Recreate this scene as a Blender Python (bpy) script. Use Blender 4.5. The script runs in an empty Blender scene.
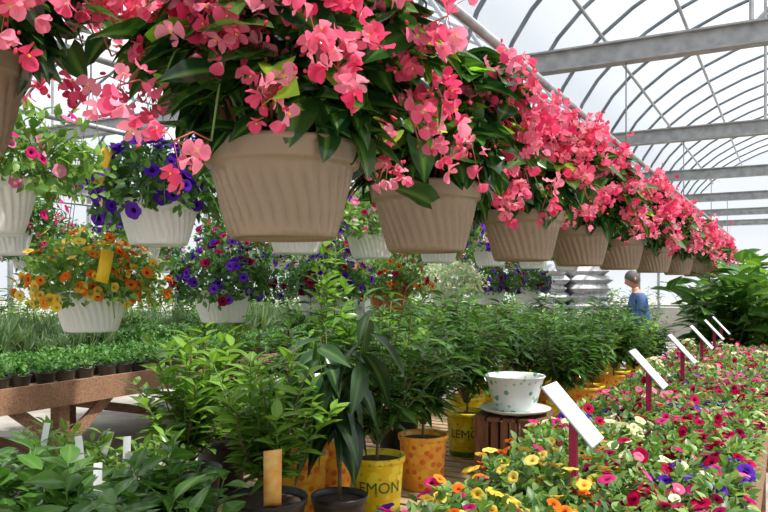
import bpy, math, random
import numpy as np
from mathutils import Vector, Matrix
rng = np.random.default_rng(11)
random.seed(5)
scene = bpy.context.scene
scene.view_settings.view_transform = 'Standard'
scene.view_settings.exposure = 0.0

# ------------------------------------------------------------------ materials
def C(r, g, b):
    f = lambda v: ((v/255+0.055)/1.055)**2.4 if v/255 > 0.04045 else v/255/12.92
    return (f(r), f(g), f(b), 1)

MATS = {}
def newmat(name):
    m = bpy.data.materials.new(name); m.use_nodes = True
    nt = m.node_tree; nt.nodes.clear()
    out = nt.nodes.new('ShaderNodeOutputMaterial')
    MATS[name] = m
    return m, nt, out

def mixrgb(nt, fac, a, b, blend='MIX'):
    n = nt.nodes.new('ShaderNodeMix'); n.data_type = 'RGBA'; n.blend_type = blend
    for sock, val in ((n.inputs[0], fac), (n.inputs[6], a), (n.inputs[7], b)):
        if isinstance(val, bpy.types.NodeSocket):
            nt.links.new(val, sock)
        else:
            sock.default_value = val
    return n.outputs[2]

def ramp(nt, src, p0, p1):
    n = nt.nodes.new('ShaderNodeMapRange'); n.inputs[1].default_value = p0; n.inputs[2].default_value = p1
    nt.links.new(src, n.inputs[0]); return n.outputs[0]

def mat_leaf(name, dark, light, rough=0.38, trans=0.28, rib=None, spec=0.5):
    m, nt, out = newmat(name)
    at = nt.nodes.new('ShaderNodeAttribute'); at.attribute_name = 'Col'
    sp = nt.nodes.new('ShaderNodeSeparateColor'); nt.links.new(at.outputs['Color'], sp.inputs[0])
    col = mixrgb(nt, sp.outputs[0], dark, light)
    if rib:
        col = mixrgb(nt, ramp(nt, sp.outputs[1], 0.35, 0.0), col, rib)
    p = nt.nodes.new('ShaderNodeBsdfPrincipled')
    p.inputs['Roughness'].default_value = rough
    p.inputs['Specular IOR Level'].default_value = spec
    t = nt.nodes.new('ShaderNodeBsdfTranslucent')
    br = mixrgb(nt, 1.0, col, (1.7, 1.8, 0.9, 1), 'MULTIPLY')
    nt.links.new(col, p.inputs['Base Color']); nt.links.new(br, t.inputs['Color'])
    mx = nt.nodes.new('ShaderNodeMixShader'); mx.inputs[0].default_value = trans
    nt.links.new(p.outputs[0], mx.inputs[1]); nt.links.new(t.outputs[0], mx.inputs[2])
    nt.links.new(mx.outputs[0], out.inputs[0])
    return m

def mat_petal(name, a, b, throat=None, thr=0.35, trans=0.35):
    m, nt, out = newmat(name)
    at = nt.nodes.new('ShaderNodeAttribute'); at.attribute_name = 'Col'
    sp = nt.nodes.new('ShaderNodeSeparateColor'); nt.links.new(at.outputs['Color'], sp.inputs[0])
    col = mixrgb(nt, sp.outputs[0], a, b)
    if throat:
        col = mixrgb(nt, ramp(nt, sp.outputs[1], thr, thr*0.3), col, throat)
    d = nt.nodes.new('ShaderNodeBsdfDiffuse'); t = nt.nodes.new('ShaderNodeBsdfTranslucent')
    nt.links.new(col, d.inputs[0]); nt.links.new(col, t.inputs[0])
    mx = nt.nodes.new('ShaderNodeMixShader'); mx.inputs[0].default_value = trans
    nt.links.new(d.outputs[0], mx.inputs[1]); nt.links.new(t.outputs[0], mx.inputs[2])
    nt.links.new(mx.outputs[0], out.inputs[0])
    return m

def mat_noise(name, a, b, scale=8, rough=0.6, metal=0.0, stretch=(1, 1, 1), bump=0.0, spec=0.5):
    m, nt, out = newmat(name)
    tc = nt.nodes.new('ShaderNodeTexCoord'); mp = nt.nodes.new('ShaderNodeMapping')
    mp.inputs['Scale'].default_value = stretch
    nt.links.new(tc.outputs['Object'], mp.inputs[0])
    nz = nt.nodes.new('ShaderNodeTexNoise'); nz.inputs['Scale'].default_value = scale
    nz.inputs['Detail'].default_value = 5
    nt.links.new(mp.outputs[0], nz.inputs['Vector'])
    col = mixrgb(nt, ramp(nt, nz.outputs[0], 0.3, 0.7), a, b)
    p = nt.nodes.new('ShaderNodeBsdfPrincipled')
    p.inputs['Roughness'].default_value = rough; p.inputs['Metallic'].default_value = metal
    p.inputs['Specular IOR Level'].default_value = spec
    nt.links.new(col, p.inputs['Base Color'])
    if bump:
        bp = nt.nodes.new('ShaderNodeBump'); bp.inputs['Strength'].default_value = bump
        bp.inputs['Distance'].default_value = 0.01
        nt.links.new(nz.outputs[0], bp.inputs['Height']); nt.links.new(bp.outputs[0], p.inputs['Normal'])
    nt.links.new(p.outputs[0], out.inputs[0])
    return m

def mat_spots(name, base, spot, scale, size, rough=0.35, spot2=None, thr2=0.9):
    m, nt, out = newmat(name)
    tc = nt.nodes.new('ShaderNodeTexCoord')
    v = nt.nodes.new('ShaderNodeTexVoronoi'); v.inputs['Scale'].default_value = scale
    nt.links.new(tc.outputs['Object'], v.inputs['Vector'])
    col = mixrgb(nt, ramp(nt, v.outputs['Distance'], size, size*0.8), base, spot)
    if spot2:
        v2 = nt.nodes.new('ShaderNodeTexVoronoi'); v2.inputs['Scale'].default_value = scale*1.3
        mp = nt.nodes.new('ShaderNodeMapping'); mp.inputs['Location'].default_value = (3.3, 1.2, 5)
        nt.links.new(tc.outputs['Object'], mp.inputs[0]); nt.links.new(mp.outputs[0], v2.inputs['Vector'])
        col = mixrgb(nt, ramp(nt, v2.outputs['Distance'], size*thr2, size*thr2*0.8), col, spot2)
    p = nt.nodes.new('ShaderNodeBsdfPrincipled'); p.inputs['Roughness'].default_value = rough
    nt.links.new(col, p.inputs['Base Color']); nt.links.new(p.outputs[0], out.inputs[0])
    return m

mat_leaf('begonia_leaf', C(22, 56, 28), C(70, 114, 46), 0.2, 0.25, C(90, 130, 60))
mat_leaf('begonia_leaf_young', C(104, 158, 46), C(164, 200, 76), 0.3, 0.45)
mat_leaf('petunia_leaf', C(66, 108, 46), C(142, 176, 90), 0.45, 0.35)
mat_leaf('bedding_leaf', C(60, 100, 48), C(142, 174, 96), 0.42, 0.32)
mat_leaf('petunia_leaf_dark', C(42, 82, 40), C(94, 136, 62), 0.45, 0.3)
mat_leaf('citrus_leaf', C(42, 86, 30), C(132, 172, 66), 0.25, 0.32, C(132, 168, 80))
mat_leaf('laurel_leaf', C(26, 60, 28), C(84, 128, 54), 0.22, 0.25, C(100, 140, 70))
mat_leaf('avocado_leaf', C(24, 50, 32), C(56, 90, 50), 0.28, 0.18, C(90, 120, 60))
mat_leaf('grass_leaf', C(74, 104, 70), C(130, 152, 112), 0.6, 0.3)
mat_leaf('silver_leaf', C(140, 160, 132), C(214, 224, 202), 0.5, 0.3)
mat_leaf('seedling_leaf', C(48, 100, 44), C(112, 158, 76), 0.5, 0.3)
mat_petal('begonia_petal', C(242, 96, 136), C(254, 164, 186), C(255, 214, 210), 0.25, 0.42)
mat_petal('begonia_petal_deep', C(222, 52, 100), C(246, 112, 146), None, trans=0.42)
mat_petal('begonia_bud', C(214, 54, 92), C(244, 114, 138), None)
mat_petal('stamen_yellow', C(240, 200, 50), C(250, 220, 90))
mat_petal('petal_purple', C(72, 30, 150), C(112, 58, 190), C(36, 10, 76), 0.4)
mat_petal('petal_darkred', C(100, 10, 50), C(150, 26, 70), C(30, 5, 15), 0.4)
mat_petal('petal_pink', C(225, 110, 170), C(245, 175, 210), C(255, 235, 150), 0.3)
mat_petal('petal_magenta', C(185, 20, 100), C(224, 60, 135), C(90, 5, 50), 0.35)
mat_petal('petal_red', C(158, 12, 58), C(202, 34, 88), C(70, 5, 20), 0.35)
mat_petal('petal_orange', C(232, 100, 30), C(250, 150, 60), C(150, 40, 10), 0.4)
mat_petal('petal_yellow', C(240, 196, 60), C(252, 226, 120), C(210, 140, 20), 0.35)
mat_petal('petal_cream', C(232, 226, 180), C(248, 244, 222), C(200, 200, 80), 0.35)
mat_petal('petal_rose', C(230, 96, 146), C(248, 164, 190), C(250, 230, 190), 0.3)
mat_leaf('stem_green', C(70, 105, 45), C(110, 140, 70), 0.5, 0.0)
mat_leaf('stem_red', C(150, 80, 60), C(190, 110, 90), 0.5, 0.0)
mat_noise('bark', C(95, 75, 52), C(130, 108, 78), 30, 0.8)
mat_noise('taupe_plastic', C(138, 118, 96), C(148, 127, 104), 5, 0.36)
mat_noise('white_plastic', C(226, 226, 224), C(238, 238, 236), 5, 0.4)
mat_noise('black_plastic', C(24, 24, 26), C(38, 38, 40), 5, 0.4)
mat_noise('terracotta', C(176, 92, 58), C(196, 112, 76), 10, 0.7)
mat_noise('soil', C(45, 32, 24), C(80, 60, 45), 60, 0.95, bump=0.6)
mat_noise('galvanised_steel', C(138, 140, 142), C(172, 174, 176), 12, 0.45, 0.3, (1, 1, 1))
mat_noise('dark_steel', C(92, 102, 112), C(128, 136, 144), 6, 0.5, 0.3)
mat_noise('wire', C(60, 60, 55), C(90, 88, 80), 6, 0.4, 0.3)
mat_noise('black_wire', C(15, 15, 15), C(25, 25, 25), 6, 0.4)
mat_noise('bench_wood', C(112, 80, 58), C(158, 120, 92), 10, 0.75, 0, (1, 8, 8), 0.3)
mat_noise('slat_wood', C(150, 122, 92), C(196, 168, 132), 8, 0.8, 0, (1, 9, 9), 0.3)
mat_noise('crate_wood', C(86, 52, 32), C(134, 88, 58), 10, 0.7, 0, (8, 8, 1), 0.3)
mat_noise('concrete', C(150, 145, 138), C(186, 180, 172), 3, 0.85, bump=0.1)
mat_noise('gravel', C(140, 135, 125), C(200, 195, 185), 40, 0.9)
mat_noise('label_white', C(238, 240, 244), C(246, 247, 250), 3, 0.4)
mat_noise('label_print', C(190, 194, 202), C(205, 208, 214), 3, 0.6)
mat_noise('label_grey', C(120, 124, 130), C(140, 144, 150), 3, 0.6)
mat_noise('label_orange', C(240, 150, 50), C(250, 215, 130), 22, 0.5)
mat_noise('label_yellow', C(244, 196, 20), C(250, 214, 60), 8, 0.5)
mat_noise('magenta_post', C(176, 18, 78), C(196, 34, 96), 3, 0.4)
mat_spots('lemon_pot', C(238, 204, 22), C(250, 230, 60), 20, 0.45, 0.35, C(176, 176, 40), 0.6)
mat_spots('orange_pot', C(232, 160, 50), C(242, 186, 60), 18, 0.5, 0.35, C(214, 104, 40), 0.75)
mat_noise('pot_green_band', C(50, 100, 40), C(90, 140, 50), 20, 0.4)
mat_noise('pot_text', C(30, 90, 40), C(36, 100, 46), 4, 0.4)
mat_spots('painted_ceramic', C(234, 238, 236), C(110, 168, 150), 17, 0.30, 0.15, C(186, 206, 140), 0.8)
mat_noise('glazed_ceramic', C(226, 232, 228), C(210, 218, 214), 8, 0.15)
mat_noise('sack', C(160, 162, 165), C(215, 216, 218), 22, 0.6, bump=0.4)
mat_noise('skin', C(200, 146, 122), C(216, 162, 138), 8, 0.5)
mat_noise('grey_hair', C(70, 66, 62), C(112, 106, 100), 60, 0.7)
mat_noise('blue_shirt', C(56, 90, 136), C(78, 114, 160), 12, 0.8)
mat_noise('dark_trousers', C(40, 44, 60), C(54, 58, 74), 12, 0.85)
mat_noise('eye', C(40, 28, 22), C(46, 32, 26), 3, 0.2)
mat_noise('lips', C(170, 96, 86), C(180, 106, 96), 3, 0.5)
mat_noise('shoe', C(40, 34, 30), C(54, 46, 40), 6, 0.6)

m, nt, out = newmat('poly_film')
tr = nt.nodes.new('ShaderNodeBsdfTransparent'); tr.inputs[0].default_value = (0.97, 0.98, 1, 1)
tl = nt.nodes.new('ShaderNodeBsdfTranslucent'); tl.inputs[0].default_value = (0.92, 0.95, 1, 1)
mx = nt.nodes.new('ShaderNodeMixShader'); mx.inputs[0].default_value = 0.25
nt.links.new(tr.outputs[0], mx.inputs[1]); nt.links.new(tl.outputs[0], mx.inputs[2])
nt.links.new(mx.outputs[0], out.inputs[0])

# ------------------------------------------------------------------ mesh builder
class Tpl:
    def __init__(s, v, faces, g):
        s.v = np.array(v, float); s.g = np.array(g, float)
        s.loops = np.array([i for f in faces for i in f], int)
        s.sizes = np.array([len(f) for f in faces], int)

def norm(a):
    return a/np.maximum(np.linalg.norm(a, axis=-1, keepdims=True), 1e-9)

def frames(d, nh, s):
    y = norm(np.asarray(d, float)); nh = np.asarray(nh, float)
    x = norm(np.cross(y, nh)); z = np.cross(x, y)
    return np.stack([x, y, z], axis=-1)*np.asarray(s)[:, None, None]

class B:
    def __init__(s):
        s.V = []; s.Cc = []; s.L = []; s.S = []; s.MI = []; s.n = 0; s.slots = []
    def slot(s, name):
        if name not in s.slots: s.slots.append(name)
        return s.slots.index(name)
    def add(s, t, M, loc, var, mat):
        K = len(loc)
        if K == 0: return
        v = np.einsum('kij,nj->kni', M, t.v)+np.asarray(loc)[:, None, :]
        n = len(t.v)
        c = np.zeros((K, n, 4)); c[..., 0] = np.asarray(var)[:, None]; c[..., 1] = t.g[None]; c[..., 3] = 1
        L = t.loops[None]+s.n+(np.arange(K)*n)[:, None]
        s.V.append(v.reshape(-1, 3)); s.Cc.append(c.reshape(-1, 4)); s.L.append(L.reshape(-1))
        s.S.append(np.tile(t.sizes, K)); s.MI.append(np.full(K*len(t.sizes), s.slot(mat)))
        s.n += K*n
    def raw(s, v, faces, mat, g=None, var=0.5):
        t = Tpl(v, faces, g if g is not None else np.ones(len(v)))
        s.add(t, np.eye(3)[None], np.zeros((1, 3)), [var], mat)
    def box(s, a, b, mat, R=None, o=(0, 0, 0)):
        x0, y0, z0 = a; x1, y1, z1 = b
        v = np.array([(x0, y0, z0), (x1, y0, z0), (x1, y1, z0), (x0, y1, z0), (x0, y0, z1), (x1, y0, z1), (x1, y1, z1), (x0, y1, z1)], float)
        if R is not None: v = v@np.array(R).T
        v = v+np.array(o)
        s.raw(v, [(3, 2, 1, 0), (4, 5, 6, 7), (0, 1, 5, 4), (1, 2, 6, 5), (2, 3, 7, 6), (3, 0, 4, 7)], mat)
    def beam(s, p, q, w, h, mat):
        p = np.array(p, float); q = np.array(q, float); d = q-p; L = np.linalg.norm(d); y = d/L
        up = np.array([0, 0, 1.]) if abs(y[2]) < 0.95 else np.array([1., 0, 0])
        x = np.cross(y, up); x /= np.linalg.norm(x); z = np.cross(x, y)
        R = np.stack([x, y, z], axis=-1)
        s.box((-w/2, 0, -h/2), (w/2, L, h/2), mat, R, p)
    def tube(s, pts, r, mat, k=6, var=0.5, cap=True):
        P = np.array(pts, float); n = len(P)
        rr = np.array(r, float) if hasattr(r, '__len__') else np.full(n, r)
        T = np.gradient(P, axis=0); T = norm(T)
        ref = np.array([0, 0, 1.]) if abs(T[0][2]) < 0.9 else np.array([1., 0, 0])
        v = []
        x = np.cross(T[0], ref); x /= np.linalg.norm(x)
        for i in range(n):
            x = x-T[i]*np.dot(x, T[i]); x /= max(np.linalg.norm(x), 1e-9); y = np.cross(T[i], x)
            for j in range(k):
                a = 2*math.pi*j/k; v.append(P[i]+rr[i]*(math.cos(a)*x+math.sin(a)*y))
        f = [(i*k+j, i*k+(j+1) % k, (i+1)*k+(j+1) % k, (i+1)*k+j) for i in range(n-1) for j in range(k)]
        if cap: f += [tuple(range(k-1, -1, -1)), tuple((n-1)*k+j for j in range(k))]
        s.raw(v, f, mat, var=var)
    def lathe(s, prof, seg, mat, flute=None, c=(0, 0, 0), closed=False):
        v = []; n = len(prof)
        for (r, z) in prof:
            for j in range(seg):
                a = 2*math.pi*j/seg; rr = r
                if flute and flute[2] < z < flute[3]:
                    w = min(1, math.sin(math.pi*(z-flute[2])/(flute[3]-flute[2]))*1.6)
                    ph = flute[0]*(a+(z-0.07)*2.2)/2
                    rr = r-flute[1]*w*(1-abs(math.sin(ph))**0.8)
                v.append((c[0]+rr*math.cos(a), c[1]+rr*math.sin(a), c[2]+z))
        f = [(i*seg+j, i*seg+(j+1) % seg, (i+1)*seg+(j+1) % seg, (i+1)*seg+j) for i in range(n-1) for j in range(seg)]
        f.append(tuple(range(seg-1, -1, -1)))
        if closed: f.append(tuple((n-1)*seg+j for j in range(seg)))
        s.raw(v, f, mat)
    def mesh(s, name, smooth=True):
        me = bpy.data.meshes.new(name)
        V = np.concatenate(s.V); L = np.concatenate(s.L); S = np.concatenate(s.S); MI = np.concatenate(s.MI); Cc = np.concatenate(s.Cc)
        me.vertices.add(len(V)); me.vertices.foreach_set('co', V.astype(np.float32).ravel())
        me.loops.add(len(L)); me.loops.foreach_set('vertex_index', L.astype(np.int32))
        me.polygons.add(len(S))
        me.polygons.foreach_set('loop_start', np.concatenate([[0], np.cumsum(S)[:-1]]).astype(np.int32))
        me.polygons.foreach_set('loop_total', S.astype(np.int32))
        for nm in s.slots: me.materials.append(MATS[nm])
        me.polygons.foreach_set('material_index', MI.astype(np.int32))
        ca = me.color_attributes.new(name='Col', type='FLOAT_COLOR', domain='POINT')
        ca.data.foreach_set('color', Cc.astype(np.float32).ravel())
        me.polygons.foreach_set('use_smooth', np.full(len(S), smooth))
        me.update(calc_edges=True); me.validate()
        return me

def place(me, name, loc=(0, 0, 0), rz=0.0, sc=1.0, parent=None):
    o = bpy.data.objects.new(name, me); scene.collection.objects.link(o)
    o.location = loc; o.rotation_euler = (0, 0, rz); o.scale = (sc, sc, sc) if not hasattr(sc, '__len__') else sc
    if parent: o.parent = parent
    return o

def empty(name, loc=(0, 0, 0)):
    o = bpy.data.objects.new(name, None); scene.collection.objects.link(o); o.location = loc; return o

# ------------------------------------------------------------------ templates
def leaf_tpl(n=5, wl=0.25, wr=0.25, prof=None, fold=0.2, curl=0.2, cols=1, wavy=0.0, off=0.0):
    v = []; g = []
    ss = np.linspace(-1, 1, 2*cols+1)
    for i in range(n+1):
        t = i/n
        w = prof(t)
        for sg in ss:
            ww = (wl if sg < 0 else wr)*w
            x = sg*ww
            z = fold*abs(x)-curl*t*t+wavy*math.sin(t*11+sg*2)*abs(sg)*w
            y = t-(off*abs(sg)*(1-t)**3)
            v.append((x, y, z)); g.append(abs(sg))
    m = 2*cols+1
    f = [(i*m+j, i*m+j+1, (i+1)*m+j+1, (i+1)*m+j) for i in range(n) for j in range(m-1)]
    return Tpl(v, f, g)

def combine(tpls, mats4):
    v = []; g = []; f = []; o = 0
    for t, M in zip(tpls, mats4):
        R = np.array(M[0]); T = np.array(M[1])
        v.append(t.v@R.T+T); g.append(t.g)
        k = 0
        for s_ in t.sizes:
            f.append(tuple(int(q)+o for q in t.loops[k:k+s_])); k += s_
        o += len(t.v)
    return Tpl(np.concatenate(v), f, np.concatenate(g))

def rotz(a): return np.array([[math.cos(a), -math.sin(a), 0], [math.sin(a), math.cos(a), 0], [0, 0, 1]])
def rotx(a): return np.array([[1, 0, 0], [0, math.cos(a), -math.sin(a)], [0, math.sin(a), math.cos(a)]])
def roty(a): return np.array([[math.cos(a), 0, math.sin(a)], [0, 1, 0], [-math.sin(a), 0, math.cos(a)]])

pr_ell = lambda t: max(0.02, math.sin(math.pi*t**0.85))
pr_heart = lambda t: max(0.03, (math.sin(math.pi*min(1, 0.12+0.88*t)**0.72))**0.8) if t < 1 else 0.02
pr_petal = lambda t: 0.1+0.9*math.sin(math.pi*min(1, t**1.25*0.9))**0.9 if t > 0 else 0.08
T_BEG = leaf_tpl(7, 0.42, 0.32, pr_heart, 0.25, 0.3, 2, 0.03, 0.12)
T_CIT = leaf_tpl(6, 0.2, 0.2, pr_ell, 0.35, 0.22, 1)
T_LONG = leaf_tpl(7, 0.15, 0.15, pr_ell, 0.4, 0.35, 1)
T_AVO = leaf_tpl(8, 0.19, 0.19, pr_ell, 0.3, 0.45, 2, 0.012)
T_SML = leaf_tpl(4, 0.3, 0.3, pr_ell, 0.3, 0.2, 1)
T_GRASS = leaf_tpl(4, 0.035, 0.035, pr_ell, 0.2, 0.25, 1)
T_BIG = leaf_tpl(7, 0.26, 0.26, pr_ell, 0.25, 0.3, 2, 0.015)
_big = leaf_tpl(5, 0.58, 0.58, pr_petal, -0.35, -0.38, 1, 0.06)
_sm = leaf_tpl(4, 0.34, 0.34, pr_petal, -0.25, -0.35, 1, 0.04)
for _t in (_big, _sm): _t.g = np.clip(_t.v[:, 1], 0, 1)
T_BFL = combine([_big, _big, _sm, _sm], [(rotz(0), (0, 0, 0)), (rotz(math.pi)@rotx(0.25), (0, 0, 0)), (rotz(math.pi/2)*0.85, (0, 0, 0.05)), (rotz(-math.pi/2)*0.85, (0, 0, 0.05))])
T_BFL2 = combine([_big, _big, _sm], [(rotz(0)@rotx(0.6), (0, 0, 0)), (rotz(2.4)@rotx(0.9), (0, 0, 0)), (rotz(-1.8)@rotx(0.7), (0, 0, 0.05))])
T_BFL3 = combine([_big, _big], [(rotz(0)@rotx(1.0), (0, 0, 0)), (rotz(math.pi)@rotx(0.8), (0, 0, 0))])
def blob_tpl(k=6, r=1.0, L=1.0):
    v = [(0, 0, 0)]
    for zz, rr in ((0.25, 0.8), (0.7, 0.9)):
        for j in range(k): v.append((r*rr*math.cos(2*math.pi*j/k), L*zz, r*rr*math.sin(2*math.pi*j/k)))
    v.append((0, L, 0)); f = []
    for j in range(k):
        j2 = (j+1) % k
        f += [(0, 1+j2, 1+j), (1+j, 1+j2, 1+k+j2, 1+k+j), (1+k+j, 1+k+j2, 1+2*k)]
    return Tpl(v, f, np.ones(len(v)))
T_STAM = blob_tpl(5, 0.11, 0.3)
T_BUD = blob_tpl(5, 0.3, 1.0)
def petunia_tpl(seg=15):
    v = [(0, 0, -0.45)]; g = [0]
    for rr, zz, gg in ((0.16, -0.3, 0.1), (0.42, -0.03, 0.4), (0.78, 0.05, 0.75), (1.0, -0.02, 1.0)):
        for j in range(seg):
            a = 2*math.pi*j/seg
            lob = 1-(0.14*(0.5+0.5*math.cos(5*a)))*gg
            z2 = zz+0.06*gg*math.cos(5*a)
            v.append((rr*lob*math.cos(a), rr*lob*math.sin(a), z2)); g.append(gg)
    f = []
    for j in range(seg):
        j2 = (j+1) % seg
        f.append((0, 1+j, 1+j2))
        for q in range(3):
            f.append((1+q*seg+j, 1+(q+1)*seg+j, 1+(q+1)*seg+j2, 1+q*seg+j2))
    return Tpl(v, f, g)
T_PET = petunia_tpl()

def rv(n, s=1.0): return rng.normal(0, s, (n, 3))
def facing(nrm, s):
    z = norm(nrm); r = rv(len(z)); x = norm(np.cross(r, z)); y = np.cross(z, x)
    return np.stack([x, y, z], axis=-1)*np.asarray(s)[:, None, None]

# ------------------------------------------------------------------ baskets
def basket_pot(b, mat, rt=0.165, h=0.195, hook=0.76):
    k = rt/0.165; q = h/0.195
    prof = [(0.100, 0.006), (0.104, 0), (0.110, 0.004), (0.114, 0.013), (0.118, 0.025), (0.124, 0.045), (0.129, 0.065), (0.134, 0.085), (0.139, 0.105), (0.143, 0.122), (0.146, 0.136), (0.148, 0.148),
            (0.158, 0.150), (0.160, 0.155), (0.163, 0.180), (0.167, 0.184), (0.168, 0.192), (0.165, 0.195), (0.159, 0.193), (0.156, 0.170)]
    b.lathe([(r*k, z*q) for r, z in prof], 240, mat, (30, 0.010, 0.006, 0.142))
    v = [(0, 0, 0.178*q)]+[(0.157*k*math.cos(a), 0.157*k*math.sin(a), 0.172*q) for a in np.linspace(0, 2*math.pi, 25)[:-1]]
    b.raw(v, [(0, 1+i, 1+(i+1) % 24) for i in range(24)], 'soil')
    for i in range(4):
        a = i*math.pi/2+0.4
        b.tube([(0.163*k*math.cos(a), 0.163*k*math.sin(a), 0.178*q), (0.166*k*math.cos(a), 0.166*k*math.sin(a), 0.2*q),
                (0.09*k*math.cos(a), 0.09*k*math.sin(a), 0.2*q+(hook-0.3)*0.5), (0, 0, hook-0.11)], 0.0016, 'wire', 5)
    b.tube([(0, 0, hook-0.11), (0, 0, hook-0.03), (0.012, 0, hook-0.022), (0.02, 0, hook-0.002), (0.014, 0, hook+0.017), (0, 0, hook+0.0225),
            (-0.014, 0, hook+0.018), (-0.02, 0, hook), (-0.019, 0, hook-0.014)], 0.003, 'black_wire', 6)

def begonia(seed, hook=0.76, spread=1.0):
    global rng
    rng = np.random.default_rng(seed)
    b = B(); basket_pot(b, 'taupe_plastic', hook=hook)
    ns = 58
    for i in range(ns):
        f_ = (i+0.5)/ns
        a = i*2.39996+rng.normal(0, 0.2); reach = (0.10+0.22*math.sqrt(f_))*spread*rng.uniform(0.85, 1.15)
        top = rng.uniform(0.25, 0.41)*(1.1-0.35*f_)
        drop = 0.04+0.20*f_**2*rng.uniform(0.4, 1.2)
        t = np.linspace(0, 1, 7)
        r0 = 0.09*math.sqrt(rng.random())
        px = (r0+(reach-r0)*t**0.9)*math.cos(a); py = (r0+(reach-r0)*t**0.9)*math.sin(a)
        pz = 0.17+top*np.sin(t*math.pi*0.62)-drop*t**3
        P = np.stack([px, py, pz], 1)
        b.tube(P, np.linspace(0.0045, 0.002, 7), 'stem_red' if i % 2 else 'stem_green', 5)
        clump = math.sin(2*a+seed)+math.sin(3*a+1.7*seed+4*f_) > -0.75
        nl = 8 if clump else 13
        tl = rng.uniform(0.25, 1.0, nl)
        L = np.stack([np.interp(tl, t, P[:, k]) for k in range(3)], 1)
        outd = np.array([math.cos(a), math.sin(a), 0])
        d = outd*0.8+rv(nl, 0.7); d[:, 2] = d[:, 2]*0.4-0.2
        nh = rv(nl, 0.35)+outd*0.5+[0, 0, 0.9]
        s = rng.uniform(0.065, 0.125, nl)
        y = rng.random(nl) < 0.22
        M = frames(d, nh, s)
        b.add(T_BEG, M[~y], L[~y], rng.random((~y).sum())**1.7, 'begonia_leaf')
        b.add(T_BEG, M[y]*0.8, L[y], rng.random(y.sum()), 'begonia_leaf_young')
        for c in range(2 if clump else (1 if i % 3 == 0 else 0)):
            tt = 1.0 if c == 0 else rng.uniform(0.5, 0.85)
            p = np.array([np.interp(tt, t, P[:, k]) for k in range(3)])
            tip = p+outd*rng.uniform(0.02, 0.07)+np.array([0, 0, rng.uniform(-0.01, 0.08)])+rv(1, 0.02)[0]
            b.tube([p, (p+tip)/2+[0, 0, 0.015], tip], 0.0016, 'stem_red', 4)
            nf = rng.integers(8, 14)
            F = tip+rv(nf, 1.0)*[0.025, 0.025, 0.032]
            F[:, 2] -= 0.015
            for q_ in range(0, nf, 2): b.tube([tip, (tip+F[q_])/2+[0, 0, 0.006], F[q_]], 0.0009, 'stem_red', 3)
            nd = norm(F-tip)*0.7+outd*0.7+rv(nf, 0.55)+[0, 0, -0.1]
            s = rng.uniform(0.018, 0.029, nf)
            M = facing(nd, s)
            kind = rng.choice(3, nf, p=[0.42, 0.33, 0.25])
            dp = rng.random(nf) < 0.42
            for kk_, tp in enumerate((T_BFL, T_BFL2, T_BFL3)):
                for mt, mm in (('begonia_petal', ~dp), ('begonia_petal_deep', dp)):
                    q = (kind == kk_) & mm
                    b.add(tp, M[q], F[q], rng.random(q.sum()), mt)
            k2 = kind == 0
            b.add(T_STAM, np.matmul(M[k2], rotx(math.pi/2)), F[k2], rng.random(k2.sum()), 'stamen_yellow')
            nb = 4
            D = rv(nb, 0.5)+[0, 0, -0.6]
            b.add(T_BUD, frames(D, rv(nb), rng.uniform(0.010, 0.016, nb)), tip+rv(nb, 0.03)-[0, 0, 0.02], rng.random(nb), 'begonia_bud')
    n = 74
    a = rng.uniform(0, 2*math.pi, n)
    L = np.stack([0.16*np.cos(a), 0.16*np.sin(a), rng.uniform(0.2, 0.30, n)], 1)
    o = np.stack([np.cos(a), np.sin(a), 0*a], 1)
    b.add(T_BEG, frames(o*0.7+rv(n, 0.35)+[0, 0, -0.45], o*0.8+[0, 0, 0.8], rng.uniform(0.065, 0.12, n)), L, rng.random(n)**1.6, 'begonia_leaf')
    n = 110
    L = rv(n, 0.085)*[1, 1, 0.8]+[0, 0, 0.33]
    b.add(T_BEG, frames(rv(n)+[0, 0, -0.1], rv(n, 0.4)+[0, 0, 1], rng.uniform(0.07, 0.11, n)), L, rng.random(n)*0.5, 'begonia_leaf')
    return b.mesh('begonia_basket_%d' % seed)

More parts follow.
